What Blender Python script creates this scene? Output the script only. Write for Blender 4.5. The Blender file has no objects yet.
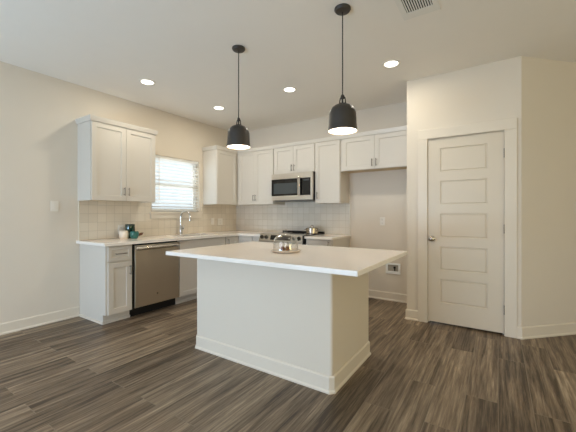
import bpy, bmesh, math, random
from mathutils import Vector, Matrix
random.seed(7)
PI = math.pi
SC = bpy.context.scene
COL = SC.collection

# ------------------------------------------------------------------ camera
cam_data = bpy.data.cameras.new('camera')
cam = bpy.data.objects.new('camera', cam_data); COL.objects.link(cam)
CAM_Z, YAW, FPX, V0 = 1.2123, 0.5838, 318.2, 213.85
cam.location = (0, 0, CAM_Z)
cam.rotation_euler = (PI/2, 0, YAW)
cam_data.sensor_fit = 'HORIZONTAL'; cam_data.sensor_width = 36
cam_data.lens = 36*FPX/576
cam_data.shift_x = 0
cam_data.shift_y = (V0-216)/576
cam_data.clip_start = 0.05
SC.camera = cam

# ------------------------------------------------------------------ world, daylight, exposure
world = bpy.data.worlds.new('sky'); SC.world = world; world.use_nodes = True
wn = world.node_tree.nodes; wn['Background'].inputs['Color'].default_value = (0.86, 0.93, 1.0, 1)
wn['Background'].inputs['Strength'].default_value = 1.18
_tc = wn.new('ShaderNodeTexCoord'); _sp = wn.new('ShaderNodeSeparateXYZ'); _rp = wn.new('ShaderNodeValToRGB')
world.node_tree.links.new(_tc.outputs['Generated'], _sp.inputs[0]); world.node_tree.links.new(_sp.outputs['Z'], _rp.inputs[0])
_rp.color_ramp.elements[0].position = 0.0; _rp.color_ramp.elements[0].color = (0.16, 0.17, 0.15, 1)      # unseen ground, set dark to dim the blind slats' undersides
_rp.color_ramp.elements[1].position = 0.02; _rp.color_ramp.elements[1].color = (0.88, 0.94, 1.0, 1)
world.node_tree.links.new(_rp.outputs['Color'], wn['Background'].inputs['Color'])

def area(name, loc, rot, sx, sy, power, color):
    l = bpy.data.lights.new(name, 'AREA'); l.shape = 'RECTANGLE'; l.size = sx; l.size_y = sy
    l.energy = power; l.color = color
    o = bpy.data.objects.new(name, l); COL.objects.link(o); o.location = loc; o.rotation_euler = rot
    return o
# daylight through the unseen openings in the rear wall
area('patio_daylight', (-2.55, -2.62, 1.12), (PI/2, 0, 0), 2.3, 2.1, 53, (0.76, 0.78, 1.0))
area('rear_window_daylight', (1.7, -2.62, 1.5), (PI/2, 0, 0), 1.5, 1.3, 22, (1.0, 1.0, 1.0))
area('side_fill', (3.55, 1.0, 1.35), (0, PI/2, 0), 1.7, 2.0, 5, (0.8, 0.9, 1.0))  # added fill for surfaces facing right; no window known on this side
# added fills aimed upward, as ground bounce would; no such source known
area('patio_up_fill', (-2.55, -2.62, 0.45), (PI/2+0.75, 0, 0), 2.3, 0.7, 94, (0.42, 0.74, 1.0))  # added to lift the ceiling
area('side_up_fill', (3.55, 1.0, 0.85), (0, PI/2+0.75, 0), 0.7, 2.0, 38, (1.0, 0.85, 0.36))  # added to lift the upper part of the angled wall
area('kitchen_window_daylight', (-4.30, 3.175, 1.67), (0, -PI/2, 0), 0.70, 0.85, 6, (0.90, 0.96, 1.0))
WARM, LAMP = (1.0, 0.93, 0.78), (1.0, 0.55, 0.26)
DOWNLIGHT_W, PENDANT_W = 6.4, 2.3

SC.view_settings.view_transform = 'Standard'
SC.view_settings.look = 'None'
SC.view_settings.gamma = 1
SC.view_settings.use_curve_mapping = False
SC.view_settings.exposure = 0.0
SC.cycles.use_denoising = True
SC.cycles.max_bounces = 10
SC.cycles.diffuse_bounces = 6
SC.cycles.sample_clamp_indirect = 6
SC.cycles.caustics_reflective = False
SC.cycles.caustics_refractive = False

# ------------------------------------------------------------------ materials
def lin(c):
    return tuple((v/255/12.92 if v/255 <= 0.04045 else ((v/255+0.055)/1.055)**2.4) for v in c)
def mat(name, rgb, rough=0.5, metal=0.0, spec=0.5, noise=0.0, nscale=6.0, bump=0.0, bscale=200.0, emit=None, coat=0.0, stretch=None):
    m = bpy.data.materials.new(name); m.use_nodes = True
    nt = m.node_tree; b = nt.nodes['Principled BSDF']
    c = lin(rgb)
    b.inputs['Roughness'].default_value = rough; b.inputs['Metallic'].default_value = metal
    b.inputs['Specular IOR Level'].default_value = spec
    b.inputs['Coat Weight'].default_value = coat
    b.inputs['Base Color'].default_value = (*c, 1)
    tc = nt.nodes.new('ShaderNodeTexCoord')
    src = tc.outputs['Object']
    if stretch:
        mp = nt.nodes.new('ShaderNodeMapping'); mp.inputs['Scale'].default_value = stretch
        nt.links.new(src, mp.inputs['Vector']); src = mp.outputs['Vector']
    n = nt.nodes.new('ShaderNodeTexNoise'); n.inputs['Scale'].default_value = nscale; n.inputs['Detail'].default_value = 4
    nt.links.new(src, n.inputs['Vector'])
    mix = nt.nodes.new('ShaderNodeMix'); mix.data_type = 'RGBA'
    mix.inputs['A'].default_value = (*[v*(1-noise) for v in c], 1)
    mix.inputs['B'].default_value = (*[min(1, v*(1+noise)) for v in c], 1)
    nt.links.new(n.outputs['Fac'], mix.inputs['Factor'])
    nt.links.new(mix.outputs['Result'], b.inputs['Base Color'])
    if bump:
        n2 = nt.nodes.new('ShaderNodeTexNoise'); n2.inputs['Scale'].default_value = bscale; n2.inputs['Detail'].default_value = 3
        nt.links.new(src, n2.inputs['Vector'])
        bp = nt.nodes.new('ShaderNodeBump'); bp.inputs['Strength'].default_value = bump; bp.inputs['Distance'].default_value = 0.002
        nt.links.new(n2.outputs['Fac'], bp.inputs['Height']); nt.links.new(bp.outputs['Normal'], b.inputs['Normal'])
    if emit:
        b.inputs['Emission Color'].default_value = (*emit[0], 1); b.inputs['Emission Strength'].default_value = emit[1]
    return m

M = {}
M['wall'] = mat('wall_paint', (222, 212, 197), 0.85, noise=0.012, bump=0.25, bscale=130)
M['ceiling'] = mat('ceiling_paint', (241, 235, 226), 0.9, noise=0.012, bump=0.6, bscale=70)
M['trim'] = mat('trim_paint', (226, 216, 200), 0.4, noise=0.008)
M['door'] = mat('door_paint', (220, 209, 191), 0.42, noise=0.008)
M['cabinet'] = mat('cabinet_paint', (211, 204, 193), 0.38, noise=0.008)
M['cabwood'] = mat('cabinet_underside_wood', (205, 180, 140), 0.6, noise=0.1, nscale=9, stretch=(1, 8, 1))
M['island'] = mat('island_paint', (221, 211, 195), 0.7, noise=0.01, bump=0.15, bscale=130)
M['quartz'] = mat('quartz', (244, 237, 228), 0.12, spec=0.5, noise=0.02, nscale=25)
M['steel'] = mat('stainless_steel', (205, 196, 182), 0.36, metal=1, noise=0.06, nscale=4, stretch=(1, 1, 90))
M['steelh'] = mat('brushed_steel_trim', (198, 192, 182), 0.24, metal=1, noise=0.03)
M['nickel'] = mat('brushed_nickel', (140, 132, 122), 0.32, metal=1, noise=0.05)
M['chrome'] = mat('chrome', (215, 215, 212), 0.1, metal=1, noise=0.01)
M['blackglass'] = mat('black_glass', (14, 15, 17), 0.06, spec=0.6, noise=0.05)
M['screenglass'] = mat('oven_window_mesh', (66, 72, 74), 0.12, spec=0.6, noise=0.05)
M['black'] = mat('black_plastic', (16, 15, 14), 0.5, noise=0.05)
M['pendant'] = mat('charcoal_metal', (56, 51, 46), 0.42, spec=0.5, noise=0.06)
M['cord'] = mat('black_cord', (24, 22, 21), 0.6, noise=0.05)
M['shadein'] = mat('white_enamel', (244, 240, 232), 0.5, noise=0.01)
M['bulb'] = mat('lit_bulb', (255, 250, 240), 0.4, emit=((1.0, 0.93, 0.82), 4.0))
M['lens'] = mat('lit_lens', (255, 250, 240), 0.4, emit=((1.0, 0.95, 0.86), 4.0))
M['white'] = mat('white_plastic', (234, 228, 217), 0.4, noise=0.01)
M['blind'] = mat('blind_slat', (240, 240, 238), 0.45, noise=0.01)
M['vinyl'] = mat('vinyl_frame', (238, 238, 236), 0.4, noise=0.01)
M['grille'] = mat('vent_metal', (232, 228, 220), 0.5, noise=0.02)
M['dark'] = mat('duct_dark', (30, 27, 24), 0.8, noise=0.1)
M['greyplastic'] = mat('grey_plastic', (120, 116, 108), 0.5, noise=0.05)
M['teal'] = mat('teal_glaze', (38, 104, 96), 0.15, noise=0.15, nscale=20, coat=0.3)
M['green'] = mat('dark_green_glaze', (12, 50, 38), 0.12, noise=0.2, nscale=20, coat=0.5)
M['cream'] = mat('cream_ceramic', (236, 222, 204), 0.25, noise=0.02)
M['wood'] = mat('brown_wood', (104, 66, 38), 0.5, noise=0.2, nscale=30)
M['cookie'] = mat('cookie', (120, 76, 30), 0.8, noise=0.45, nscale=60, bump=0.6, bscale=90)
M['marble'] = mat('pale_plate', (212, 200, 184), 0.3, noise=0.08, nscale=14)
M['boxback'] = mat('valve_box_back', (168, 162, 150), 0.5, noise=0.04)
M['caulk'] = mat('tile_edge_trim', (226, 220, 204), 0.4, noise=0.01)
M['knob'] = mat('dark_steel_knob', (70, 66, 60), 0.3, metal=1, noise=0.05)
M['potsteel'] = mat('pot_steel', (190, 180, 165), 0.25, metal=1, noise=0.04)
M['basin'] = mat('sink_steel', (150, 146, 140), 0.3, metal=1, noise=0.05)

def glass(name, tint, rough=0.0, thin=True):
    m = bpy.data.materials.new(name); m.use_nodes = True; nt = m.node_tree
    for n in list(nt.nodes): nt.nodes.remove(n)
    out = nt.nodes.new('ShaderNodeOutputMaterial')
    tr = nt.nodes.new('ShaderNodeBsdfTransparent'); tr.inputs['Color'].default_value = (*tint, 1)
    gl = nt.nodes.new('ShaderNodeBsdfGlossy'); gl.inputs['Roughness'].default_value = 0.03
    lw = nt.nodes.new('ShaderNodeLayerWeight'); pw = nt.nodes.new('ShaderNodeMath'); pw.operation = 'POWER'
    nt.links.new(lw.outputs['Facing'], pw.inputs[0]); pw.inputs[1].default_value = 3.0
    fr = nt.nodes.new('ShaderNodeMath'); fr.operation = 'MULTIPLY_ADD'; nt.links.new(pw.outputs[0], fr.inputs[0])
    fr.inputs[1].default_value = 0.85; fr.inputs[2].default_value = 0.05
    mx = nt.nodes.new('ShaderNodeMixShader')
    nt.links.new(fr.outputs[0], mx.inputs['Fac'])
    nt.links.new(tr.outputs['BSDF'], mx.inputs[1]); nt.links.new(gl.outputs['BSDF'], mx.inputs[2])
    nt.links.new(mx.outputs['Shader'], out.inputs['Surface'])
    return m
M['pane'] = glass('window_glass', (0.96, 0.98, 0.98))
M['dome'] = glass('dome_glass', (0.97, 0.97, 0.96))

def tile_mat(name, horiz, base, shade):
    """square hand-made wall tile; horiz = world axis that runs along the wall"""
    m = bpy.data.materials.new(name); m.use_nodes = True; nt = m.node_tree; b = nt.nodes['Principled BSDF']
    tc = nt.nodes.new('ShaderNodeTexCoord'); sp = nt.nodes.new('ShaderNodeSeparateXYZ'); cb = nt.nodes.new('ShaderNodeCombineXYZ')
    nt.links.new(tc.outputs['Object'], sp.inputs[0])
    nt.links.new(sp.outputs[horiz], cb.inputs['X']); nt.links.new(sp.outputs['Z'], cb.inputs['Y'])
    mp = nt.nodes.new('ShaderNodeMapping'); mp.inputs['Location'].default_value = (0.02, -0.897, 0)
    nt.links.new(cb.outputs[0], mp.inputs[0])
    br = nt.nodes.new('ShaderNodeTexBrick'); br.offset = 0; br.squash = 1
    br.inputs['Scale'].default_value = 1; br.inputs['Brick Width'].default_value = 0.106; br.inputs['Row Height'].default_value = 0.106
    br.inputs['Mortar Size'].default_value = 0.0022; br.inputs['Mortar Smooth'].default_value = 0.25; br.inputs['Bias'].default_value = 0
    a = lin(base); d = lin(shade)
    br.inputs['Color1'].default_value = (*a, 1); br.inputs['Color2'].default_value = (*d, 1)
    br.inputs['Mortar'].default_value = (*lin((200, 190, 173)), 1)
    nt.links.new(mp.outputs[0], br.inputs['Vector'])
    nt.links.new(br.outputs['Color'], b.inputs['Base Color'])
    b.inputs['Roughness'].default_value = 0.16
    n = nt.nodes.new('ShaderNodeTexNoise'); n.inputs['Scale'].default_value = 14; n.inputs['Detail'].default_value = 2
    nt.links.new(tc.outputs['Object'], n.inputs['Vector'])
    ma = nt.nodes.new('ShaderNodeMath'); ma.operation = 'MULTIPLY_ADD'
    nt.links.new(br.outputs['Fac'], ma.inputs[0]); ma.inputs[1].default_value = -0.7
    nt.links.new(n.outputs['Fac'], ma.inputs[2])
    bp = nt.nodes.new('ShaderNodeBump'); bp.inputs['Strength'].default_value = 0.6; bp.inputs['Distance'].default_value = 0.004
    nt.links.new(ma.outputs[0], bp.inputs['Height']); nt.links.new(bp.outputs['Normal'], b.inputs['Normal'])
    return m
M['tile_y'] = tile_mat('square_tile_window_wall', 'Y', (225, 215, 198), (218, 207, 189))
M['tile_x'] = tile_mat('square_tile_range_wall', 'X', (222, 215, 203), (214, 207, 194))

def floor_mat():
    m = bpy.data.materials.new('vinyl_plank_floor'); m.use_nodes = True; nt = m.node_tree; b = nt.nodes['Principled BSDF']
    N = nt.nodes.new; L = nt.links.new
    tc = N('ShaderNodeTexCoord'); sp = N('ShaderNodeSeparateXYZ'); L(tc.outputs['Object'], sp.inputs[0])
    cb = N('ShaderNodeCombineXYZ'); L(sp.outputs['Y'], cb.inputs['X']); L(sp.outputs['X'], cb.inputs['Y'])
    br = N('ShaderNodeTexBrick'); br.offset = 0.37; br.offset_frequency = 2; br.squash = 1
    for k, v in (('Scale', 1), ('Brick Width', 1.22), ('Row Height', 0.18), ('Mortar Size', 0.0024), ('Mortar Smooth', 0.1), ('Bias', 0)):
        br.inputs[k].default_value = v
    br.inputs['Color1'].default_value = (0, 0, 0, 1); br.inputs['Color2'].default_value = (1, 1, 1, 1); br.inputs['Mortar'].default_value = (0.5, 0.5, 0.5, 1)
    L(cb.outputs[0], br.inputs['Vector'])
    bw = N('ShaderNodeRGBToBW'); L(br.outputs['Color'], bw.inputs[0])
    # grain, stretched along the plank, shifted per plank
    off = N('ShaderNodeMath'); off.operation = 'MULTIPLY'; L(bw.outputs[0], off.inputs[0]); off.inputs[1].default_value = 37.0
    def grain(sx, sy, detail, rough, dist=0.0):
        a = N('ShaderNodeMath'); a.operation = 'MULTIPLY'; L(sp.outputs['Y'], a.inputs[0]); a.inputs[1].default_value = sx
        c = N('ShaderNodeMath'); c.operation = 'MULTIPLY'; L(sp.outputs['X'], c.inputs[0]); c.inputs[1].default_value = sy
        v = N('ShaderNodeCombineXYZ'); L(a.outputs[0], v.inputs[0]); L(c.outputs[0], v.inputs[1]); L(off.outputs[0], v.inputs[2])
        n = N('ShaderNodeTexNoise'); n.inputs['Scale'].default_value = 1; n.inputs['Detail'].default_value = detail
        n.inputs['Roughness'].default_value = rough; n.inputs['Distortion'].default_value = dist
        L(v.outputs[0], n.inputs['Vector']); return n.outputs['Fac']
    g1 = grain(1.3, 26, 5, 0.68, 0.4); g2 = grain(3.5, 75, 4, 0.7)
    s = N('ShaderNodeMath'); s.operation = 'MULTIPLY_ADD'; L(g1, s.inputs[0]); s.inputs[1].default_value = 0.60
    t = N('ShaderNodeMath'); t.operation = 'MULTIPLY'; L(g2, t.inputs[0]); t.inputs[1].default_value = 0.30; L(t.outputs[0], s.inputs[2])
    u = N('ShaderNodeMath'); u.operation = 'MULTIPLY_ADD'; L(bw.outputs[0], u.inputs[0]); u.inputs[1].default_value = 0.09; L(s.outputs[0], u.inputs[2])
    rp = N('ShaderNodeValToRGB'); L(u.outputs[0], rp.inputs[0])
    cr = rp.color_ramp; cr.elements[0].position = 0.40; cr.elements[0].color = (*lin((70, 57, 44)), 1)
    cr.elements[1].position = 0.68; cr.elements[1].color = (*lin((186, 168, 144)), 1)
    e = cr.elements.new(0.50); e.color = (*lin((116, 100, 82)), 1)
    e = cr.elements.new(0.57); e.color = (*lin((142, 125, 104)), 1)
    mx = N('ShaderNodeMix'); mx.data_type = 'RGBA'; L(br.outputs['Fac'], mx.inputs['Factor']); L(rp.outputs['Color'], mx.inputs['A'])
    mx.inputs['B'].default_value = (*lin((128, 114, 96)), 1)
    L(mx.outputs['Result'], b.inputs['Base Color'])
    b.inputs['Roughness'].default_value = 0.42; b.inputs['Specular IOR Level'].default_value = 0.4
    h = N('ShaderNodeMath'); h.operation = 'MULTIPLY_ADD'; L(br.outputs['Fac'], h.inputs[0]); h.inputs[1].default_value = -1.2; L(g2, h.inputs[2])
    bp = N('ShaderNodeBump'); bp.inputs['Strength'].default_value = 0.25; bp.inputs['Distance'].default_value = 0.002
    L(h.outputs[0], bp.inputs['Height']); L(bp.outputs['Normal'], b.inputs['Normal'])
    return m
M['floor'] = floor_mat()

# ------------------------------------------------------------------ mesh helpers
def link(name, bm, m, parent=None, smooth=False, mats=None):
    bmesh.ops.recalc_face_normals(bm, faces=bm.faces)
    me = bpy.data.meshes.new(name); bm.to_mesh(me); bm.free()
    for x in (mats or [m]): me.materials.append(x)
    if smooth:
        for p in me.polygons: p.use_smooth = True
        me.set_sharp_from_angle(angle=math.radians(40))
    o = bpy.data.objects.new(name, me); COL.objects.link(o)
    if parent: o.parent = parent
    return o
def box(bm, x0, x1, y0, y1, z0, z1, bev=0.0):
    t = bmesh.new()
    bmesh.ops.create_cube(t, size=1)
    for v in t.verts:
        v.co = ((x0+x1)/2+v.co.x*(x1-x0), (y0+y1)/2+v.co.y*(y1-y0), (z0+z1)/2+v.co.z*(z1-z0))
    if bev: bmesh.ops.bevel(t, geom=t.edges[:], offset=bev, segments=2, affect='EDGES', profile=0.5)
    add(bm, t); return bm
def add(bm, t):
    me = bpy.data.meshes.new('tmp'); t.to_mesh(me); t.free(); bm.from_mesh(me); bpy.data.meshes.remove(me)
def B(*boxes, bev=0.0):
    bm = bmesh.new()
    for b in boxes: box(bm, *b, bev=bev)
    return bm
def lathe(profile, seg=32, cx=0, cy=0, bm=None, closed=False):
    """profile: (radius, z) list, spun about z"""
    bm = bm or bmesh.new(); rings = []
    for r, z in profile:
        if r < 1e-6: rings.append([bm.verts.new((cx, cy, z))])
        else: rings.append([bm.verts.new((cx+r*math.cos(2*PI*k/seg), cy+r*math.sin(2*PI*k/seg), z)) for k in range(seg)])
    pairs = list(zip(rings, rings[1:]))
    if closed: pairs.append((rings[-1], rings[0]))
    for a, b in pairs:
        for k in range(seg):
            k2 = (k+1) % seg
            f = [a[k], a[k2], b[k2], b[k]] if len(a) > 1 and len(b) > 1 else ([a[0], b[k2], b[k]] if len(b) > 1 else [a[k], a[k2], b[0]])
            if len(a) == 1 and len(b) == 1: continue
            bm.faces.new(f)
    return bm
def tube(bm, pts, r, seg=10, caps=True):
    pts = [Vector(p) for p in pts]; rings = []
    t0 = (pts[1]-pts[0]).normalized()
    n = t0.orthogonal().normalized()
    for i, p in enumerate(pts):
        t = (pts[min(i+1, len(pts)-1)]-pts[max(i-1, 0)]).normalized()
        n = (n-t*n.dot(t)).normalized(); b = t.cross(n)
        rr = r[i] if isinstance(r, (list, tuple)) else r
        rings.append([bm.verts.new(p+(n*math.cos(2*PI*k/seg)+b*math.sin(2*PI*k/seg))*rr) for k in range(seg)])
    for a, b in zip(rings, rings[1:]):
        for k in range(seg): bm.faces.new([a[k], a[(k+1) % seg], b[(k+1) % seg], b[k]])
    if caps: bm.faces.new(rings[0][::-1]); bm.faces.new(rings[-1])
    return bm
def plate(us, vs, keep, w0, w1, axes, bev=0.0):
    """solid sheet on a u/v grid with cells left out; axes maps (u,v,w) to world, e.g. 'xyz', 'yzx'"""
    bm = bmesh.new(); V = {}
    def co(u, v, w):
        d = dict(zip(axes, (u, v, w))); return (d['x'], d['y'], d['z'])
    def vert(i, j, k):
        if (i, j, k) not in V: V[(i, j, k)] = bm.verts.new(co(us[i], vs[j], (w0, w1)[k]))
        return V[(i, j, k)]
    nu, nv = len(us)-1, len(vs)-1
    K = lambda i, j: 0 <= i < nu and 0 <= j < nv and keep(i, j)
    for i in range(nu):
        for j in range(nv):
            if not keep(i, j): continue
            for k in (0, 1): bm.faces.new([vert(i, j, k), vert(i+1, j, k), vert(i+1, j+1, k), vert(i, j+1, k)])
            for di, dj, a, b in ((-1, 0, (i, j), (i, j+1)), (1, 0, (i+1, j), (i+1, j+1)), (0, -1, (i, j), (i+1, j)), (0, 1, (i, j+1), (i+1, j+1))):
                if not K(i+di, j+dj): bm.faces.new([vert(*a, 0), vert(*b, 0), vert(*b, 1), vert(*a, 1)])
    bmesh.ops.dissolve_limit(bm, angle_limit=0.01, verts=bm.verts, edges=bm.edges)
    if bev:
        es = [e for e in bm.edges if len(e.link_faces) == 2 and e.calc_face_angle(0) > 0.5]
        bmesh.ops.bevel(bm, geom=es, offset=bev, segments=2, affect='EDGES', profile=0.5)
    return bm
def extrude_poly(pts, z0, z1, bm=None):
    bm = bm or bmesh.new()
    a = [bm.verts.new((x, y, z0)) for x, y in pts]; b = [bm.verts.new((x, y, z1)) for x, y in pts]
    bm.faces.new(a[::-1]); bm.faces.new(b); n = len(pts)
    for k in range(n): bm.faces.new([a[k], a[(k+1) % n], b[(k+1) % n], b[k]])
    return bm
def thing(name, label, cat, loc=(0, 0, 0), rz=0.0, group=None):
    o = bpy.data.objects.new(name, None); COL.objects.link(o); o.empty_display_size = 0.1
    o.location = loc; o.rotation_euler = (0, 0, rz); return tag(o, label, cat, group)
def tag(o, label, cat, group=None):
    o['label'] = label; o['category'] = cat
    if group: o['group'] = group
    return o
def struct(name, bm, m, smooth=False):
    o = link(name, bm, m, None, smooth); o['kind'] = 'structure'; return o

# ------------------------------------------------------------------ room shell
H = 2.743
XL, YB, YP, XA, XB = -4.161, 4.51, 3.825, -0.881, 0.188
YR, XR, T = -2.6, 3.6, 0.14
XD, YD = 1.375, 5.025       # far end of the angled wall
WY0, WY1, WZ0, WZ1 = 2.735, 3.615, 1.243, 2.078   # kitchen window opening

struct('floor', B((XL-T, XR+T, YR-T, YD+0.6, -0.1, 0)), M['floor'])
struct('ceiling', B((XL-T, XR+T, YR-T, YD+0.6, H, H+0.1)), M['ceiling'])
struct('wall_left', plate([YR-T, WY0, WY1, YB+T], [0, WZ0, WZ1, H], lambda i, j: not (i == 1 and j == 1), XL-T, XL, 'yzx'), M['wall'])
struct('wall_back', B((XL, XA, YB, YB+T, 0, H)), M['wall'])
DX0, DX1, DZ1 = -0.664, 0.058, 2.05
# pantry: side wall, door wall and angled wall
struct('wall_pantry_side', B((XA, XA+0.11, YP+0.11, YB+T, 0, H)), M['wall'])
struct('wall_pantry_front', plate([XA, DX0, DX1, XB-0.004], [0, DZ1, H], lambda i, j: not (i == 1 and j == 0), YP, YP+0.11, 'xzy'), M['wall'])
struct('wall_angled', extrude_poly([(XB-0.004, YP), (XB, YP), (XD, YD), (XD, YD+T), (XB-0.004, YP+0.13)], 0, H), M['wall'])
struct('wall_far', B((XD, XR+T, YD, YD+T, 0, H)), M['wall'])
struct('wall_right', plate([YR-T, 0.0, 2.0, YD], [0, 0.5, 2.2, H], lambda i, j: not (i == 1 and j == 1), XR, XR+T, 'yzx'), M['wall'])
struct('wall_rear', plate([XL, -3.75, -1.35, 0.9, 2.5, XR], [0, 0.06, 0.8, 2.2, H],
       lambda i, j: not ((i == 1 and j in (1, 2)) or (i == 3 and j == 2)), YR-T, YR, 'xzy'), M['wall'])
struct('wall_pantry_inner', B((XA+0.11, 1.2, YB+0.5, YB+0.6, 0, H)), M['wall'])

# baseboards: board with eased top and a shoe strip
def base_profile():
    return [(0, 0), (0.020, 0), (0.020, 0.012), (0.012, 0.022), (0.012, 0.104), (0.006, 0.114), (0, 0.114)]
def baseboard(name, p0, p1, nrm, m0=0.0, m1=0.0):
    """run from p0 to p1; nrm points into the room; m0/m1 slide the outer edge along the run per unit depth (mitres)"""
    bm = bmesh.new(); p0 = Vector((*p0, 0)); p1 = Vector((*p1, 0)); n = Vector((*nrm, 0)).normalized(); t = (p1-p0).normalized()
    A = [bm.verts.new(p0-t*(m0*o)+n*o+Vector((0, 0, z))) for o, z in base_profile()]
    Z = [bm.verts.new(p1+t*(m1*o)+n*o+Vector((0, 0, z))) for o, z in base_profile()]
    k = len(A)
    for i in range(k): bm.faces.new([A[i], A[(i+1) % k], Z[(i+1) % k], Z[i]])
    bm.faces.new(A); bm.faces.new(Z[::-1])
    o = struct(name, bm, M['trim']); return o
baseboard('baseboard_left', (XL, YR), (XL, 1.789), (1, 0))
baseboard('baseboard_back', (-1.858, YB), (XA, YB), (0, -1), 0, -1)
baseboard('baseboard_pantry_side', (XA, YB), (XA, YP), (-1, 0), -1, 1)
baseboard('baseboard_pantry_front', (XA, YP), (-0.757, YP), (0, -1), 1, 0)
s45 = math.tan(PI/8)
baseboard('baseboard_pantry_corner', (0.154, YP), (XB, YP), (0, -1), 0, s45)
baseboard('baseboard_angled', (XB, YP), (XD, YD), (1, -1), s45, -s45)
baseboard('baseboard_far', (XD, YD), (XR, YD), (0, -1), -s45, 0)
baseboard('baseboard_right', (XR, YR), (XR, YD), (-1, 0))

# pantry door casing (trim) and jamb
def casing():
    bm = bmesh.new()
    y1, y0 = YP, YP-0.017
    box(bm, -0.757, DX0+0.006, y0, y1, 0, DZ1-0.005, 0.0025); box(bm, DX1-0.006, 0.154, y0, y1, 0, DZ1-0.005, 0.0025)
    box(bm, -0.757, 0.154, y0-0.001, y1, DZ1-0.005, 2.152, 0.0025)
    box(bm, DX0, DX0+0.008, YP, YP+0.11, 0, DZ1); box(bm, DX1-0.008, DX1, YP, YP+0.11, 0, DZ1); box(bm, DX0+0.008, DX1-0.008, YP, YP+0.11, DZ1-0.008, DZ1)
    box(bm, DX0+0.008, DX0+0.02, YP+0.045, YP+0.08, 0, DZ1-0.008); box(bm, DX1-0.02, DX1-0.008, YP+0.045, YP+0.08, 0, DZ1-0.008); box(bm, DX0+0.02, DX1-0.02, YP+0.045, YP+0.08, DZ1-0.02, DZ1-0.008)
    return bm
struct('trim_1', casing(), M['trim'])

def grid_door(bm, x0, x1, z0, z1, yf, th, panels, steps):
    """slab whose front (at yf, facing -y) carries inset panels; steps = [(inset, depth)...]"""
    xs = sorted({x0, x1, *[p[0] for p in panels], *[p[1] for p in panels]}); zs = sorted({z0, z1, *[p[2] for p in panels], *[p[3] for p in panels]})
    t = bmesh.new(); V = {}
    def vt(x, z, y): 
        k = (round(x, 5), round(z, 5), round(y, 5))
        if k not in V: V[k] = t.verts.new((x, y, z))
        return V[k]
    sel = []
    for a, b in zip(xs, xs[1:]):
        for c, d in zip(zs, zs[1:]):
            f = t.faces.new([vt(a, c, yf), vt(b, c, yf), vt(b, d, yf), vt(a, d, yf)])
            if any(p[0]-1e-6 <= a and b <= p[1]+1e-6 and p[2]-1e-6 <= c and d <= p[3]+1e-6 for p in panels): sel.append(f)
    yb = yf+th
    t.faces.new([vt(x0, z0, yb), vt(x0, z1, yb), vt(x1, z1, yb), vt(x1, z0, yb)])
    for a, b in zip(xs, xs[1:]):
        for z in (z0, z1): t.faces.new([vt(a, z, yf), vt(b, z, yf)] + ([vt(x1, z, yb), vt(x0, z, yb)] if False else [vt(b, z, yf+1e-4), vt(a, z, yf+1e-4)]))
    for c, d in zip(zs, zs[1:]):
        for x in (x0, x1): t.faces.new([vt(x, c, yf), vt(x, d, yf), vt(x, d, yf+1e-4), vt(x, c, yf+1e-4)])
    y2 = yf+1e-4
    for z in (z0, z1): t.faces.new([vt(x, z, y2) for x in xs] + [vt(x1, z, yb), vt(x0, z, yb)])
    for x in (x0, x1): t.faces.new([vt(x, z, y2) for z in zs] + [vt(x, z1, yb), vt(x, z0, yb)])
    bmesh.ops.recalc_face_normals(t, faces=t.faces)
    for ins, dep in steps:
        bmesh.ops.inset_individual(t, faces=sel, thickness=ins, depth=dep)
    add(bm, t); return bm

# pantry door (a five-panel leaf with knob and hinges)
pd = struct('door_1', grid_door(bmesh.new(), -0.653, 0.047, 0.022, 2.038, YP+0.004, 0.035,
     [(-0.532, -0.092, z0, z0+0.258) for z0 in (0.241, 0.598, 0.956, 1.315, 1.673)], [(0.005, -0.010), (0.010, 0.0), (0.010, 0.007)]), M['door'])
def knob():
    bm = lathe([(0, 0), (0.031, 0), (0.031, 0.006), (0.026, 0.010), (0.011, 0.012), (0.010, 0.034), (0.020, 0.040), (0.028, 0.052), (0.027, 0.064), (0.018, 0.072), (0, 0.074)], 24)
    bmesh.ops.rotate(bm, verts=bm.verts, cent=(0, 0, 0), matrix=Matrix.Rotation(PI/2, 3, 'X'))
    bmesh.ops.translate(bm, verts=bm.verts, vec=(-0.613, YP+0.0038, 0.939)); return bm
link('door_knob', knob(), M['steelh'], pd, True)
for z in (0.256, 1.062, 1.818):
    bm = bmesh.new(); tube(bm, [(0.0535, YP-0.006, z-0.045), (0.0535, YP-0.006, z+0.045)], 0.0065, 10)
    box(bm, 0.0475, 0.0515, YP-0.006, YP+0.03, z-0.044, z+0.044)
    link('hinge', bm, M['knob'], pd)

# kitchen window: vinyl single-hung unit deep in the opening
w = struct('window_1', plate([WY0, WY0+0.03, WY1-0.03, WY1], [WZ0, WZ0+0.022, WZ1-0.03, WZ1], lambda i, j: not (i == 1 and j == 1), XL-0.125, XL-0.075, 'yzx', 0.002), M['vinyl'])
zm = 1.655
link('sash', plate([WY0+0.03, WY0+0.065, WY1-0.065, WY1-0.03], [WZ0+0.022, WZ0+0.050, zm-0.02, zm+0.02], lambda i, j: not (i == 1 and j == 1), XL-0.100, XL-0.078, 'yzx', 0.002), M['vinyl'], w)
link('sash', plate([WY0+0.03, WY0+0.06, WY1-0.06, WY1-0.03], [zm-0.018, zm+0.018, WZ1-0.06, WZ1-0.03], lambda i, j: not (i == 1 and j == 1), XL-0.123, XL-0.101, 'yzx', 0.002), M['vinyl'], w)
link('window_pane', B((XL-0.091, XL-0.087, WY0+0.06, WY1-0.06, WZ0+0.045, zm-0.015)), M['pane'], w)
link('window_pane', B((XL-0.114, XL-0.110, WY0+0.055, WY1-0.055, zm+0.015, WZ1-0.055)), M['pane'], w)
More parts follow.
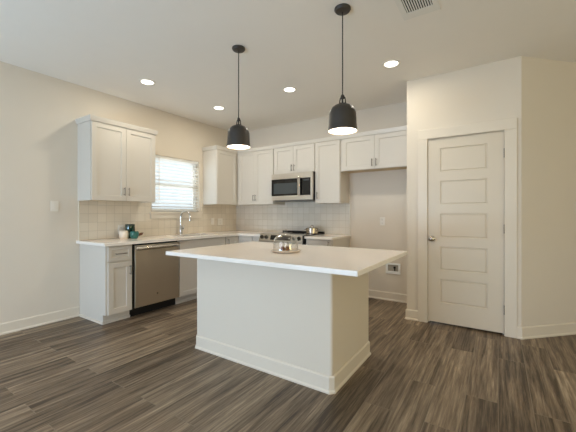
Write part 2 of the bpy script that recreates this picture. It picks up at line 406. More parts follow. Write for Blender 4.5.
# stool (sill) and apron
struct('trim_2', B((XL-0.075, XL+0.034, WY0-0.0, WY1, WZ0-0.001, WZ0+0.002), (XL+0.0, XL+0.036, WY0-0.035, WY1+0.045, WZ0-0.026, WZ0+0.002), (XL, XL+0.022, WY0-0.02, WY1+0.03, WZ0-0.098, WZ0-0.026)), M['trim'])

# tile backsplashes
ZC = 0.895
bs = struct('trim_3', plate([1.789, WY0-0.03, WY1+0.04, YB], [ZC, WZ0-0.098, WZ0+0.002, 1.385], lambda i, j: not (i == 1 and j >= 1), XL, XL+0.009, 'yzx'), M['tile_y'])
bs2 = struct('trim_4', B((XL+0.009, -1.863, YB-0.009, YB, ZC, 1.40)), M['tile_x'])
struct('trim_5', B((XL, XL+0.011, 1.780, 1.789, ZC, 1.40)), M['caulk'])
struct('trim_6', B((-1.863, -1.854, YB-0.011, YB, ZC, 1.372)), M['caulk'])

# ------------------------------------------------------------------ cabinets
def pull(parent, x, z, vertical=True, L=0.11, y=0.0, m=None):
    """bar pull on a door front at local (x, y, z)"""
    bm = bmesh.new(); h = L/2; yo = y-0.030
    d = Vector((0, 0, 1)) if vertical else Vector((1, 0, 0)); c = Vector((x, yo, z))
    tube(bm, [c-d*h, c+d*h], 0.0052, 10)
    for s in (-1, 1):
        q = c+d*(h-0.014)*s; tube(bm, [q, (q.x, y+0.0005, q.z)], 0.0042, 8)
    return link('handle', bm, m or M['nickel'], parent, True)
def shaker(parent, x0, x1, z0, z1, yf=0.0, th=0.02, fr=0.058, name='door', g=0.0015):
    x0 += g; x1 -= g
    bm = bmesh.new()
    grid_door(bm, x0, x1, z0, z1, yf, th, [(x0+fr, x1-fr, z0+fr, z1-fr)], [(0.004, -0.009)])
    return link(name, bm, M['cabinet'], parent)
CROWN = [(0, 0), (-0.012, 0), (-0.026, 0.050), (-0.026, 0.056), (0, 0.056)]
def crown(path, z, parent=None, name='crown_molding'):
    """mitred moulding along a list of plan points, outside to the right of travel"""
    bm = bmesh.new(); P = [Vector(p) for p in path]; rings = []
    for i, p in enumerate(P):
        d0 = (P[i]-P[i-1]).normalized() if i else None; d1 = (P[i+1]-P[i]).normalized() if i < len(P)-1 else None
        d0 = d0 or d1; d1 = d1 or d0
        n0 = Vector((d0.y, -d0.x)); n1 = Vector((d1.y, -d1.x)); nb = (n0+n1); nb = nb/(nb.dot(n0))
        rings.append([bm.verts.new((p.x-nb.x*o, p.y-nb.y*o, z+h)) for o, h in CROWN])
    k = len(CROWN)
    for a, b in zip(rings, rings[1:]):
        for i in range(k): bm.faces.new([a[i], a[(i+1) % k], b[(i+1) % k], b[i]])
    bm.faces.new(rings[0]); bm.faces.new(rings[-1][::-1])
    return link(name, bm, M['cabinet'], parent)
UZ0, UZ1, UD = 1.368, 2.274, 0.31
def upper(label, loc, rz, wid, z0, doors, handles, z1=UZ1, depth=UD, group='white wall cabinets'):
    """local: front faces -y; body front at y=0, doors stick out to y=-0.02"""
    t = thing('wall_cabinet', label, 'cabinet', (loc[0], loc[1], z0), rz, group)
    h = z1-z0
    link('cabinet_body', B((0, wid, 0, depth, 0.012, h), (0, 0.016, 0, depth, 0, 0.012), (wid-0.016, wid, 0, depth, 0, 0.012), (0.016, wid-0.016, 0, 0.016, 0, 0.012)), M['cabinet'], t)
    link('cabinet_bottom', B((0.016, wid-0.016, 0.016, depth, 0.008, 0.012)), M['cabwood'], t)
    ds = []
    for a, b in doors: ds.append(shaker(t, a, b, 0.004, h-0.006, -0.021))
    for i, x, z in handles: pull(ds[i], x, z, True, 0.10, -0.021)
    return t
R90 = PI/2
lu = upper('white double-door wall cabinet hanging alone on the left wall, left of the window', (XL+UD, 1.772), R90, 0.808, UZ0,
      [(0.004, 0.404), (0.404, 0.804)], [(0, 0.374, 0.115), (1, 0.430, 0.115)])
crown([(0.808, UD), (0.808, -0.021), (0.0, -0.021), (0.0, UD)][::-1], UZ1-UZ0-0.004, lu)
upper('narrow white wall cabinet between the window and the room corner', (XL+UD, 3.690), R90, YB-3.690, UZ0, [(0.006, 0.470)], [])
yf = YB-UD
upper('white wall cabinet with two doors between the room corner and the microwave', (-3.849, yf), 0, 0.807, UZ0,
      [(0.045, 0.418), (0.418, 0.800)], [(0, 0.395, 0.115), (1, 0.441, 0.115)])
upper('short white two-door wall cabinet directly above the microwave', (-3.040, yf), 0, 0.758, 1.848,
      [(0.006, 0.379), (0.379, 0.752)], [(0, 0.355, 0.08), (1, 0.403, 0.08)])
upper('tall single-door white wall cabinet to the right of the microwave', (-2.280, yf), 0, 0.405, UZ0,
      [(0.005, 0.400)], [(0, 0.045, 0.115)])
upper('white two-door wall cabinet over the empty refrigerator space', (-1.873, yf), 0, XA+1.873, 1.815,
      [(0.030, 0.494), (0.494, 0.965)], [(0, 0.466, 0.085), (1, 0.522, 0.085)])
cm = crown([(XL, 3.690), (XL+UD+0.021, 3.690), (XL+UD+0.021, yf-0.021), (XA, yf-0.021)], UZ1-0.004)
tag(cm, 'white crown molding strip running along the tops of the corner and back wall cabinets', 'molding')

CT0 = ZC-0.032      # underside of the quartz
XF = XL+0.60        # carcass front of the left run
YF = YB-0.60        # carcass front of the back run
BD, BH, KICK = 0.596, CT0-0.001, 0.10
def kick_boards(boxes): 
    return B(*boxes)
# drawer base with finished end panel
t = thing('base_cabinet', 'white base cabinet with one drawer over one door at the open end of the counter', 'cabinet', (XF, 1.792, 0), R90, 'white base cabinets')
link('cabinet_body', B((0.0, 0.300, 0, BD, KICK, BH)), M['cabinet'], t)
link('toe_kick', B((0.0, 0.300, 0.055, BD, 0, KICK), (-0.012, 0.300, 0.040, 0.055, 0, 0.030)), M['cabinet'], t)
link('base_shoe', B((-0.012, 0, 0.055, BD, 0, 0.022)), M['trim'], t)
d = shaker(t, 0.020, 0.286, 0.690, 0.846, -0.020, 0.02, 0.035, 'drawer'); pull(d, 0.153, 0.768, False, 0.13, -0.020)
d = shaker(t, 0.020, 0.286, KICK+0.004, 0.672, -0.020); pull(d, 0.259, 0.570, True, 0.11, -0.020)
# sink base, built of boards so the basin hangs inside
t = thing('base_cabinet', 'white sink base cabinet under the window, right of the dishwasher', 'cabinet', (XF, 2.732, 0), R90, 'white base cabinets')
sw = 0.866
link('cabinet_body', B((0, 0.018, 0, BD, KICK, BH), (sw-0.018, sw, 0, BD, KICK, BH), (0.018, sw-0.018, 0, BD, KICK, KICK+0.018), (0.018, sw-0.018, BD-0.01, BD, KICK+0.018, BH), (0.018, sw-0.018, 0, 0.018, BH-0.175, BH), (0.018, sw-0.018, 0, 0.018, KICK+0.018, KICK+0.05)), M['cabinet'], t)
link('toe_kick', B((0, sw, 0.055, 0.075, 0, KICK), (0, sw, 0.040, 0.055, 0, 0.030)), M['cabinet'], t)
link('false_drawer_front', B((0.012, sw-0.012, -0.020, 0, BH-0.150, BH-0.012), bev=0.002), M['cabinet'], t)
for a, b, hx in ((0.010, 0.428, 0.40), (0.428, 0.846, 0.456)):
    d = shaker(t, a, b, KICK+0.004, BH-0.158, -0.020); pull(d, hx, 0.60, True, 0.11, -0.020)
# corner base: L-shaped
XC1 = -3.250
t = thing('base_cabinet', 'white corner base cabinet where the two counter runs meet', 'cabinet', (XL+0.004, 3.600, 0), 0, 'white base cabinets')
dx, dy = XF-XL-0.004, YF-3.600
link('cabinet_body', plate([0, dx, XC1-XL-0.004], [0, dy, YB-3.604], lambda i, j: not (i == 1 and j == 0), KICK, BH, 'xyz'), M['cabinet'], t)
link('toe_kick', plate([0, dx-0.055, XC1-XL-0.004], [0, dy+0.055, YB-3.604], lambda i, j: not (i == 1 and j == 0), 0, KICK, 'xyz'), M['cabinet'], t)
def placed(o, loc, rz): o.location = loc; o.rotation_euler = (0, 0, rz); return o
d = placed(shaker(t, 0.004, dy-0.022, KICK+0.004, BH-0.012, -0.020), (dx, 0, 0), R90); pull(d, 0.045, 0.770, True, 0.10, -0.020)
d = placed(shaker(t, 0.022, XC1-XF-0.003, KICK+0.004, BH-0.012, -0.020), (dx, dy, 0), 0)
# narrow base left of range
t = thing('base_cabinet', 'very narrow white base cabinet on the left side of the range', 'cabinet', (XC1, YF, 0), 0, 'white base cabinets')
wn_ = -3.062-XC1
link('cabinet_body', B((0, wn_, 0, BD, KICK, BH)), M['cabinet'], t)
link('toe_kick', B((0, wn_, 0.055, BD, 0, KICK)), M['cabinet'], t)
shaker(t, 0.004, wn_-0.006, KICK+0.004, BH-0.012, -0.020, fr=0.045)
# base right of range
t = thing('base_cabinet', 'white base cabinet on the right side of the range, ending at the refrigerator space', 'cabinet', (-2.276, YF, 0), 0, 'white base cabinets')
wr = -1.862+2.276
link('cabinet_body', B((0, wr, 0, BD, KICK, BH)), M['cabinet'], t)
link('toe_kick', B((0, wr, 0.055, BD, 0, KICK)), M['cabinet'], t)
d = shaker(t, 0.012, wr-0.014, KICK+0.004, BH-0.012, -0.020); pull(d, wr-0.045, 0.785, True, 0.11, -0.020)

# ------------------------------------------------------------------ countertops and sink
CX, CY = XL+0.648, YB-0.648
SX0, SX1, SY0, SY1 = -3.985, -3.610, 2.86, 3.50
ct = link('countertop', plate([XL, SX0, SX1, CX, -3.060], [1.757, SY0, SY1, CY, YB],
     lambda i, j: not (i == 1 and j == 1) and not (i == 3 and j < 3), CT0, ZC, 'xyz', 0.003), M['quartz'])
tag(ct, 'pale quartz countertop running under the window and turning the room corner', 'countertop')
ct = link('countertop', B((-2.278, -1.842, CY, YB, CT0, ZC), bev=0.003), M['quartz'])
tag(ct, 'short pale quartz countertop on the right side of the range', 'countertop')
def sink():
    bm = bmesh.new(); a = 0.008; z0 = 0.68; zt = CT0-0.005
    box(bm, SX0-a, SX0, SY0-a, SY1+a, z0, zt); box(bm, SX1, SX1+a, SY0-a, SY1+a, z0, zt)
    box(bm, SX0, SX1, SY0-a, SY0, z0, zt); box(bm, SX0, SX1, SY1, SY1+a, z0, zt); box(bm, SX0-a, SX1+a, SY0-a, SY1+a, z0-a, z0)
    return bm
s = tag(link('kitchen_sink', sink(), M['basin']), 'stainless undermount sink basin set in the counter under the window', 'sink')
link('drain', lathe([(0, 0.6805), (0.045, 0.6805), (0.045, 0.684), (0.03, 0.685), (0.028, 0.682), (0, 0.682)], 20, (SX0+SX1)/2, 3.18), M['chrome'], s)

# faucet
t = thing('faucet', 'tall chrome gooseneck faucet standing behind the sink', 'faucet', (-4.050, 3.155, ZC))
link('base', lathe([(0, 0), (0.029, 0), (0.029, 0.006), (0.024, 0.012), (0.022, 0.05), (0.020, 0.135), (0.014, 0.142), (0, 0.142)], 24), M['chrome'], t, True)
pts = [(0, 0, 0.14), (0, 0, 0.25)]
R = 0.092; az = math.radians(8)
for k in range(1, 13):
    a = PI*k/12*1.02; pts.append(((R-R*math.cos(a))*math.cos(az), (R-R*math.cos(a))*math.sin(az), 0.262+R*math.sin(a)))
link('gooseneck', tube(bmesh.new(), pts, 0.0125, 14), M['chrome'], t, True)
e = Vector(pts[-1])
link('spray_head', tube(bmesh.new(), [e+Vector((0, 0, 0.006)), e-Vector((0, 0, 0.006)), e-Vector((0, 0, 0.032)), e-Vector((0, 0, 0.044))], [0.0135, 0.016, 0.019, 0.018], 16), M['chrome'], t, True)
bm = bmesh.new(); tube(bm, [(0.0, 0.018, 0.085), (0.0, 0.052, 0.087)], 0.013, 12); tube(bm, [(0.0, 0.046, 0.092), (0.012, 0.060, 0.145)], [0.007, 0.005], 10)
link('lever', bm, M['chrome'], t, True)

# ------------------------------------------------------------------ dishwasher
t = thing('dishwasher', 'stainless steel dishwasher with bar handle under the counter left of the sink', 'dishwasher', (XF, 2.096, 0), R90)
dw = 0.632
link('tub', B((0.004, dw-0.004, 0.006, BD-0.02, 0.10, BH-0.006)), M['black'], t)
link('toe_panel', B((0.004, dw-0.004, 0.050, 0.40, 0.0, 0.10)), M['black'], t)
d = link('door', B((0.018, dw-0.006, -0.026, 0.006, 0.108, BH-0.022), bev=0.004), M['steel'], t)
bm = bmesh.new(); tube(bm, [(0.034, -0.040, 0.806), (0.050, -0.056, 0.806), (0.16, -0.066, 0.806), (dw/2, -0.070, 0.806), (dw-0.15, -0.066, 0.806), (dw-0.040, -0.056, 0.806), (dw-0.024, -0.040, 0.806)], 0.023, 14)
for x in (0.075, dw-0.065): box(bm, x-0.012, x+0.012, -0.052, -0.0255, 0.797, 0.815)
link('handle', bm, M['steelh'], d, True)
bm = lathe([(0, 0), (0.011, 0), (0.011, 0.0015), (0, 0.0015)], 20); bmesh.ops.rotate(bm, verts=bm.verts, cent=(0, 0, 0), matrix=Matrix.Rotation(PI/2, 3, 'X')); bmesh.ops.translate(bm, verts=bm.verts, vec=(0.31, -0.0258, 0.228))
link('badge', bm, M['steelh'], d, True)

# ------------------------------------------------------------------ range
RX0, RX1 = -3.056, -2.282; rw = RX1-RX0
t = thing('range', 'stainless slide-in range with front knobs, below the microwave', 'range', (RX0, YF-0.005, 0))
link('body', B((0.004, rw-0.004, 0.0, 0.595, 0.05, 0.885)), M['black'], t)
link('cooktop', B((-0.002, rw+0.002, -0.010, 0.598, 0.8985, 0.908), (0.002, rw-0.002, -0.004, 0.597, 0.885, 0.8985)), M['blackglass'], t)
link('rear_trim', B((0.0, rw, 0.555, 0.598, 0.908, 0.932), bev=0.003), M['black'], t)
def prism_x(poly, x0, x1):
    bm = bmesh.new(); a = [bm.verts.new((x0, y, z)) for y, z in poly]; b = [bm.verts.new((x1, y, z)) for y, z in poly]; n = len(poly)
    bm.faces.new(a); bm.faces.new(b[::-1])
    for k in range(n): bm.faces.new([a[k], a[(k+1) % n], b[(k+1) % n], b[k]])
    return bm
cp = link('control_panel', prism_x([(-0.012, 0.915), (-0.055, 0.911), (-0.085, 0.810), (-0.085, 0.790), (-0.002, 0.790), (-0.002, 0.915)], 0.0, rw), M['steelh'], t)
tilt = math.atan2(0.030, 0.101)
def on_panel(bm, x, s):     # place a z-up shape on the sloped face, s up the slope
    bmesh.ops.rotate(bm, verts=bm.verts, cent=(0, 0, 0), matrix=Matrix.Rotation(PI/2-tilt, 3, 'X'))
    bmesh.ops.translate(bm, verts=bm.verts, vec=(x, -0.085+0.030*s, 0.810+0.101*s)); return bm
for x in (0.048, 0.128, rw-0.148, rw-0.066):
    k = link('knob', on_panel(lathe([(0, -0.001), (0.029, -0.001), (0.029, 0.004), (0.022, 0.007), (0.020, 0.030), (0.016, 0.034), (0, 0.034)], 24), x, 0.5), M['knob'], cp, True)
    link('knob_ring', on_panel(lathe([(0.0295, -0.0005), (0.034, -0.0005), (0.034, 0.0025), (0.0295, 0.0025)], 24, closed=True), x, 0.5), M['steelh'], k)
link('display', on_panel(B((-0.180, 0.180, -0.036, 0.036, -0.001, 0.0015)), rw/2+0.0, 0.5), M['blackglass'], cp)
link('side_trim', B((rw-0.004, rw, -0.084, -0.001, 0.12, 0.789), (rw-0.001, rw+0.003, -0.083, -0.001, 0.12, 0.908)), M['black'], t)
od = link('oven_door', B((0.006, rw-0.006, -0.042, -0.001, 0.235, 0.780), bev=0.004), M['steel'], t)
link('oven_window', B((0.10, rw-0.10, -0.0445, -0.040, 0.33, 0.62)), M['blackglass'], od)
bm = bmesh.new(); tube(bm, [(0.05, -0.092, 0.725), (rw-0.05, -0.092, 0.725)], 0.014, 14)
for x in (0.08, rw-0.08): box(bm, x-0.012, x+0.012, -0.092, -0.041, 0.715, 0.735)
link('handle', bm, M['steelh'], od, True)
link('storage_drawer', B((0.006, rw-0.006, -0.038, -0.001, 0.085, 0.228), bev=0.004), M['steel'], t)
link('burner_ring', lathe([(0.060, 0.9082), (0.095, 0.9082), (0.095, 0.9084), (0.060, 0.9084)], 32, 0.61, 0.42, closed=True), M['greyplastic'], t)
link('burner_ring', lathe([(0.050, 0.9082), (0.080, 0.9082), (0.080, 0.9084), (0.050, 0.9084)], 32, 0.19, 0.42, closed=True), M['greyplastic'], t)

# pot on the range
t = thing('cooking_pot', 'small lidded stainless pot on the rear right of the range', 'pot', (-2.400, 4.310, 0.9086))
link('pot_body', lathe([(0, 0), (0.088, 0), (0.094, 0.006), (0.094, 0.074), (0.099, 0.076), (0.099, 0.079), (0.090, 0.079), (0.090, 0.006), (0, 0.005)], 36), M['potsteel'], t, True)
ld = link('lid', lathe([(0.0, 0.080), (0.096, 0.0795), (0.096, 0.083), (0.07, 0.093), (0.02, 0.098), (0, 0.098)], 36), M['potsteel'], t, True)
link('lid_handle', tube(bmesh.new(), [(-0.026, 0, 0.096), (-0.024, 0, 0.115), (-0.012, 0, 0.126), (0.012, 0, 0.126), (0.024, 0, 0.115), (0.026, 0, 0.096)], 0.006, 8), M['potsteel'], ld, True)
for s in (-1, 1):
    link('pot_handle', tube(bmesh.new(), [(s*0.092, -0.03, 0.056), (s*0.120, -0.026, 0.060), (s*0.127, 0, 0.061), (s*0.120, 0.026, 0.060), (s*0.092, 0.03, 0.056)], 0.005, 8), M['potsteel'], t, True)

# ------------------------------------------------------------------ microwave
MX0, mwid, mz = -3.030, 0.746, 1.412; mh = 1.840-mz
t = thing('microwave', 'stainless over-the-range microwave hung between the wall cabinets', 'microwave', (MX0, YB-0.40, mz))
link('body', B((0.0, mwid, 0.03, 0.399, 0.012, mh)), M['black'], t)
link('underside', B((0.03, mwid-0.03, 0.05, 0.38, 0.0, 0.012)), M['greyplastic'], t)
link('top_vent_strip', B((0.0, mwid, -0.004, 0.030, mh-0.085, mh), bev=0.003), M['steel'], t)
link('bottom_strip', B((0.0, mwid, -0.004, 0.030, 0.012, 0.082), bev=0.003), M['steel'], t)
d = link('door', B((0.0, 0.560, 0.0, 0.030, 0.084, mh-0.087)), M['blackglass'], t)
link('window_screen', B((0.040, 0.480, -0.0015, 0.001, 0.112, mh-0.150)), M['screenglass'], d)
link('handle', B((0.510, 0.552, -0.040, -0.022, 0.075, mh-0.07), (0.520, 0.542, -0.023, 0.001, 0.09, 0.115), (0.520, 0.542, -0.023, 0.001, mh-0.12, mh-0.095), bev=0.004), M['steelh'], d)
c = link('control_panel', B((0.562, 0.712, 0.0, 0.030, 0.084, mh-0.087)), M['blackglass'], t)
link('display', B((0.59, 0.69, -0.0012, 0.001, mh-0.13, mh-0.105)), M['screenglass'], c)
link('side_trim', B((0.714, mwid, -0.002, 0.030, 0.084, mh-0.087)), M['steel'], t)

# ------------------------------------------------------------------ island
IX0, IX1, IY0, IY1 = -2.292, -0.935, 1.953, 2.695
t = thing('kitchen_island', 'white kitchen island with plain drywall sides and pale overhanging quartz top', 'island', ((IX0+IX1)/2, (IY0+IY1)/2, 0))
ox, oy = (IX0+IX1)/2, (IY0+IY1)/2
def rrect(x0, x1, y0, y1, r, seg):
    pts = []
    for cx, cy, a0 in ((x1-r, y0+r, -PI/2), (x1-r, y1-r, 0), (x0+r, y1-r, PI/2), (x0+r, y0+r, PI)):
        for k in range(seg+1):
            a = a0+PI/2*k/seg; pts.append((cx+r*math.cos(a), cy+r*math.sin(a)))
    return pts
link('body', extrude_poly(rrect(IX0-ox, IX1-ox, IY0-oy, IY1-oy, 0.022, 6), 0, CT0), M['island'], t, True)
def skirt():
    bm = bmesh.new(); rings = []
    for o, z in base_profile()+[(-0.003, 0.114), (-0.003, 0)]:
        e = o; c = 0.022+0.41*e
        x0, x1, y0, y1 = IX0-ox-e, IX1-ox+e, IY0-oy-e, IY1-oy+e
        rings.append([bm.verts.new((x, y, z)) for x, y in ((x1-c, y0), (x1, y0+c), (x1, y1-c), (x1-c, y1), (x0+c, y1), (x0, y1-c), (x0, y0+c), (x0+c, y0))])
    for a, b in zip(rings[1:], rings[2:]+[rings[1]]):
        for k in range(8): bm.faces.new([a[k], a[(k+1) % 8], b[(k+1) % 8], b[k]])
    bmesh.ops.delete(bm, geom=[v for v in bm.verts if not v.link_faces], context='VERTS')
    return bm
link('baseboard', skirt(), M['trim'], t)
TX0, TX1, TY0, TY1 = -2.356, -0.649, 1.681, 2.830
bm = extrude_poly([(TX0-ox, TY0-oy), (TX1-ox, TY0-oy), (TX1-ox, TY1-oy), (TX0-ox, TY1-oy)], CT0, ZC)
bmesh.ops.bevel(bm, geom=[e for e in bm.edges], offset=0.003, segments=2, affect='EDGES', profile=0.5)
link('quartz_top', bm, M['quartz'], t)

# cake plate, glass dome, pastries
PX, PY = -1.480, 2.205
p = tag(link('serving_plate', lathe([(0, 0), (0.100, 0), (0.122, 0.008), (0.128, 0.016), (0.126, 0.020), (0.115, 0.016), (0, 0.014)], 48), M['marble'], None, True), 'round pale serving plate on the island under the glass dome', 'plate')
p.location = (PX, PY, ZC)
g = thing('glass_cloche', 'clear glass dome cover with round knob, covering the plate on the island', 'cloche', (PX, PY, ZC+0.0165))
prof = [(0.104, 0.0), (0.102, 0.066)] + [(0.102*math.cos(a), 0.066+0.076*math.sin(a)) for a in [PI/2*k/10 for k in range(1, 10)]] + [(0.008, 0.1422)]
inner = [(max(r-0.003, 0.004), z-0.003 if z > 0.07 else z) for r, z in prof[::-1]]
link('dome', lathe(prof+inner, 48, closed=True), M['dome'], g, True)
link('knob', lathe([(0, 0.1425), (0.007, 0.1425), (0.007, 0.147), (0.013, 0.152), (0.016, 0.160), (0.012, 0.168), (0, 0.171)], 20), M['dome'], g, True)
for (dx_, dy_, r, lab) in ((-0.020, -0.014, 0.019, 'small brown pastry under the glass dome, leftmost of three'), (0.024, -0.008, 0.019, 'small brown pastry under the glass dome, rightmost of three'), (-0.004, 0.030, 0.020, 'small brown pastry under the glass dome, behind the other two')):
    bm = lathe([(0, 0), (r*0.8, 0), (r*0.98, 0.007), (r, 0.014), (r*0.85, 0.024), (r*0.5, 0.030), (0, 0.032)], 18)
    for v in bm.verts: v.co += Vector((random.uniform(-1, 1), random.uniform(-1, 1), 0))*0.0012
    o = tag(link('pastry', bm, M['cookie'], None, True), lab, 'pastry', 'pastries under the dome'); o.location = (PX+dx_, PY+dy_, ZC+0.0146)

# ------------------------------------------------------------------ little crockery on the counter
t = thing('canister', 'short cream ceramic pot with lid at the open end of the left counter', 'canister', (-3.990, 2.235, ZC))
link('canister_body', lathe([(0, 0), (0.046, 0), (0.054, 0.012), (0.056, 0.060), (0.052, 0.092), (0.047, 0.092), (0.05, 0.06), (0.048, 0.012), (0, 0.008)], 32), M['cream'], t, True)
link('lid', lathe([(0, 0.0925), (0.050, 0.0925), (0.051, 0.097), (0.044, 0.103), (0, 0.105)], 32), M['cream'], t, True)
t = thing('canister', 'tall dark green glazed canister behind the cream pot and teal creamer', 'canister', (-4.050, 2.352, ZC))
link('canister_body', lathe([(0, 0), (0.056, 0), (0.060, 0.006), (0.060, 0.150), (0.055, 0.152), (0.055, 0.010), (0, 0.008)], 32), M['green'], t, True)
link('lid', lathe([(0, 0.1525), (0.060, 0.1525), (0.061, 0.175), (0.055, 0.183), (0, 0.184)], 32), M['green'], t, True)
t = thing('creamer', 'round teal ceramic creamer with brown handle beside the dark green canister', 'creamer', (-3.905, 2.325, ZC))
link('creamer_body', lathe([(0, 0), (0.036, 0), (0.040, 0.006), (0.054, 0.035), (0.056, 0.065), (0.049, 0.092), (0.044, 0.092), (0.05, 0.065), (0.048, 0.036), (0.032, 0.010), (0, 0.008)], 32), M['teal'], t, True)
link('handle', tube(bmesh.new(), [(0.028, 0.045, 0.052), (0.045, 0.072, 0.066), (0.052, 0.084, 0.072), (0.045, 0.076, 0.052), (0.026, 0.042, 0.036)], [0.009, 0.012, 0.012, 0.009, 0.008], 10), M['wood'], t, True)

# ------------------------------------------------------------------ window blind
t = thing('window_blind', 'white horizontal slat blind hanging in the window above the sink', 'blind', (XL-0.040, (WY0+WY1)/2, WZ1))
hw = (WY1-WY0)/2-0.008
link('headrail', B((-0.028, 0.028, -hw, hw, -0.045, -0.001), bev=0.002), M['blind'], t)
bm = bmesh.new(); n = 15; z0 = -0.066; pitch = 0.0495
for k in range(n):
    q = bmesh.new(); zc = z0-k*pitch; tl = math.radians(-17)
    c, s = math.cos(tl)*0.024, math.sin(tl)*0.024
    box(q, -0.025, 0.025, -hw+0.004, hw-0.004, -0.0014, 0.0014)
    bmesh.ops.rotate(q, verts=q.verts, cent=(0, 0, 0), matrix=Matrix.Rotation(tl, 3, 'Y'))
    bmesh.ops.translate(q, verts=q.verts, vec=(0, 0, zc)); add(bm, q)
link('slats', bm, M['blind'], t)
link('bottom_rail', B((-0.024, 0.024, -hw+0.004, hw-0.004, z0-n*pitch-0.012, z0-n*pitch+0.008), bev=0.002), M['blind'], t)
for y in (-hw+0.11, hw-0.11):
    link('ladder_cord', B((0.0255, 0.0265, y-0.003, y+0.003, z0-n*pitch, -0.046), (-0.0265, -0.0255, y-0.003, y+0.003, z0-n*pitch, -0.046)), M['blind'], t)
link('tilt_wand', tube(bmesh.new(), [(0.034, -hw+0.125, -0.046), (0.036, -hw+0.125, -0.66)], 0.0035, 8), M['white'], t)

# ------------------------------------------------------------------ pendants and downlights
def point(name, parent, loc, power, r, color):
    l = bpy.data.lights.new(name, 'POINT'); l.energy = power; l.shadow_soft_size = r; l.color = color
    o = bpy.data.objects.new(name, l); COL.objects.link(o); o.parent = parent; o.location = loc; return o
def pendant(label, x, y):
    t = thing('pendant_lamp', label, 'lamp', (x, y, H), 0, 'black dome pendants over the island')
    link('ceiling_canopy', lathe([(0, -0.0005), (0.060, -0.0005), (0.061, -0.010), (0.052, -0.022), (0.012, -0.030), (0, -0.030)], 32), M['pendant'], t, True)
    zt = 2.032-H
    link('cord', tube(bmesh.new(), [(0, 0, -0.029), (0, 0, zt+0.062)], 0.0042, 8), M['cord'], t)
    bm = bmesh.new()
    lathe([(0, zt+0.066), (0.010, zt+0.066), (0.014, zt+0.058), (0.014, zt+0.040), (0.010, zt+0.036), (0, zt+0.036)], 18, bm=bm)
    for s in (-1, 1): tube(bm, [(s*0.008, 0, zt+0.052), (s*0.018, 0, zt+0.044), (s*0.023, 0, zt+0.022), (s*0.024, 0, zt-0.006)], 0.0048, 8)
    tube(bm, [(0, 0, zt+0.04), (0, 0, zt-0.004)], 0.007, 10)
    link('socket_bracket', bm, M['pendant'], t, True)
    zb = 1.828-H
    out = [(0.012, zt), (0.032, zt-0.001), (0.036, zt-0.008), (0.058, zt-0.014), (0.078, zt-0.028), (0.093, zt-0.050), (0.1, zt-0.075), (0.102, zt-0.11), (0.104, zt-0.150), (0.1075, zb+0.012), (0.109, zb)]
    link('shade', lathe(out+[(0.106, zb)]+[(max(r-0.003, 0.008), z-0.002) for r, z in out[::-1][1:]], 48, closed=True), M['pendant'], t, True)
    ins = [(max(r-0.0036, 0.006), z-0.0026) for r, z in out[1:-1]]+[(0.1053, zb+0.0005)]
    link('shade_lining', lathe(ins, 48), M['shadein'], t, True)
    link('diffuser', lathe([(0, zb+0.004), (0.06, zb+0.0055), (0.1035, zb+0.008), (0.1035, zb+0.011), (0, zb+0.011)], 40), M['bulb'], t, True)
    point('pendant_light', t, (0, 0, zb-0.02), PENDANT_W, 0.03, LAMP)
pendant('black dome pendant lamp hanging over the island nearer the window and corner cabinets', -2.000, 2.200)
pendant('black dome pendant lamp hanging over the island nearer the pantry door', -0.968, 2.203)
def downlight(label, x, y, i=0):
    t = thing('recessed_light', label, 'ceiling light', (x, y, H), 0, 'recessed ceiling lights')
    link('trim_ring', lathe([(0.066, -0.0005), (0.092, -0.0005), (0.092, -0.003), (0.086, -0.007), (0.068, -0.004)], 36, closed=True), M['white'], t, True)
    link('lens', lathe([(0, -0.0008), (0.065, -0.0008), (0.065, -0.0035), (0, -0.0042)], 36), M['lens'], t)
    l = bpy.data.lights.new('recessed_light_beam', 'AREA'); l.shape = 'DISK'; l.size = 0.12; l.energy = DOWNLIGHT_W; l.color = WARM
    o = bpy.data.objects.new('recessed_light_beam', l); COL.objects.link(o); o.parent = t; o.location = (0, 0, -0.012)
downlight('recessed ceiling light above the open end of the left counter', -3.399, 2.182)
downlight('recessed ceiling light above the window and corner cabinets', -3.369, 3.285)
downlight('recessed ceiling light between the two pendant lamps, above the range', -2.144, 3.280)
downlight('recessed ceiling light just in front of the refrigerator space, nearest the pantry', -0.911, 3.290)
# ceiling register
t = thing('ceiling_vent', 'white louvered air vent in the ceiling', 'vent', (-0.492, 2.455, H))
link('vent_frame', plate([-0.128, -0.088, 0.094, 0.134], [-0.150, -0.126, 0.066, 0.150], lambda i, j: not (i == 1 and j == 1), -0.006, -0.0005, 'xyz', 0.0015), M['grille'], t)
link('vent_back', B((-0.088, 0.094, -0.126, 0.066, -0.0012, -0.0004)), M['dark'], t)
bm = bmesh.new()
for k in range(11):
    q = B((-0.0050, 0.0050, -0.1255, 0.0655, -0.0006, 0.0006)); bmesh.ops.rotate(q, verts=q.verts, cent=(0, 0, 0), matrix=Matrix.Rotation(math.radians(16), 3, 'Y'))
    bmesh.ops.translate(q, verts=q.verts, vec=(-0.079+k*0.0164, 0, -0.0045)); add(bm, q)
link('louvers', bm, M['grille'], t)

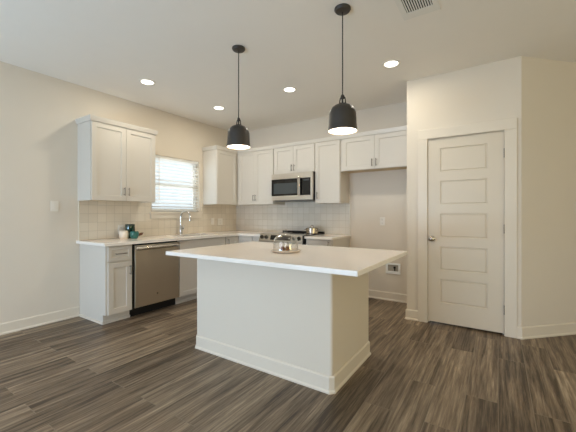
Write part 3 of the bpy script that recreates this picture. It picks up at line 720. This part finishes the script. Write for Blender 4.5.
# ------------------------------------------------------------------ outlets and switches (local: front faces -y, wall at y=0)
def wallplate(name, label, cat, loc, rz, w, h, kind, group=None):
    t = thing(name, label, cat, loc, rz, group)
    link('cover_plate', B((-w/2, w/2, -0.006, 0, -h/2, h/2), bev=0.002), M['white'], t)
    if kind == 'outlet':
        for z in (-0.024, 0.024):
            r = link('socket', B((-0.017, 0.017, -0.0075, -0.005, z-0.015, z+0.015), bev=0.001), M['white'], t)
            link('slots', B((-0.008, -0.006, -0.0079, -0.0070, z-0.004, z+0.006), (0.006, 0.008, -0.0079, -0.0070, z-0.004, z+0.006), (-0.002, 0.002, -0.0079, -0.0070, z-0.011, z-0.007)), M['black'], r)
    else:
        n = kind
        for k in range(n):
            x = (k-(n-1)/2)*0.046; link('rocker', B((x-0.016, x+0.016, -0.0095, -0.005, -0.033, 0.033), bev=0.0015), M['white'], t)
    return t
wallplate('light_switch', 'white light switch plate on the bare left wall beside the wall cabinet', 'switch', (XL, 1.537, 1.300), R90, 0.076, 0.118, 1)
wallplate('power_outlet', 'white power outlet in the backsplash behind the cream pot', 'outlet', (XL+0.009, 2.285, 1.010), R90, 0.072, 0.116, 'outlet', 'backsplash outlets')
wallplate('light_switch', 'white wall plate in the backsplash just right of the faucet', 'switch', (XL+0.009, 3.90, 1.082), R90, 0.072, 0.116, 1)
wallplate('power_outlet', 'white wall plate in the backsplash nearest the room corner', 'outlet', (XL+0.009, 4.08, 1.072), R90, 0.118, 0.116, 'outlet', 'backsplash outlets')
wallplate('power_outlet', 'white power outlet on the bare wall of the refrigerator space', 'outlet', (-1.371, YB, 1.106), 0, 0.072, 0.116, 'outlet')
q = 0.492
wallplate('light_switch', 'white light switch on the angled wall beside the pantry door', 'switch', (XB+q, YP+q, 1.280), PI/4, 0.076, 0.118, 1)
t = thing('water_supply_box', 'white recessed water valve box low on the wall of the refrigerator space', 'valve box', (-1.222, YB, 0.450))
link('box_frame', plate([-0.100, -0.072, 0.072, 0.100], [-0.074, -0.036, 0.052, 0.074], lambda i, j: not (i == 1 and j == 1), -0.012, 0, 'xzy', 0.002), M['vinyl'], t)
link('recess', B((-0.072, 0.072, -0.003, -0.0008, -0.036, 0.052)), M['boxback'], t)
bm = bmesh.new(); tube(bm, [(0.022, -0.004, -0.030), (0.022, -0.004, 0.012)], 0.007, 10); tube(bm, [(0.022, -0.003, 0.016), (0.022, -0.022, 0.016)], 0.014, 12)
link('valve', bm, M['black'], t)
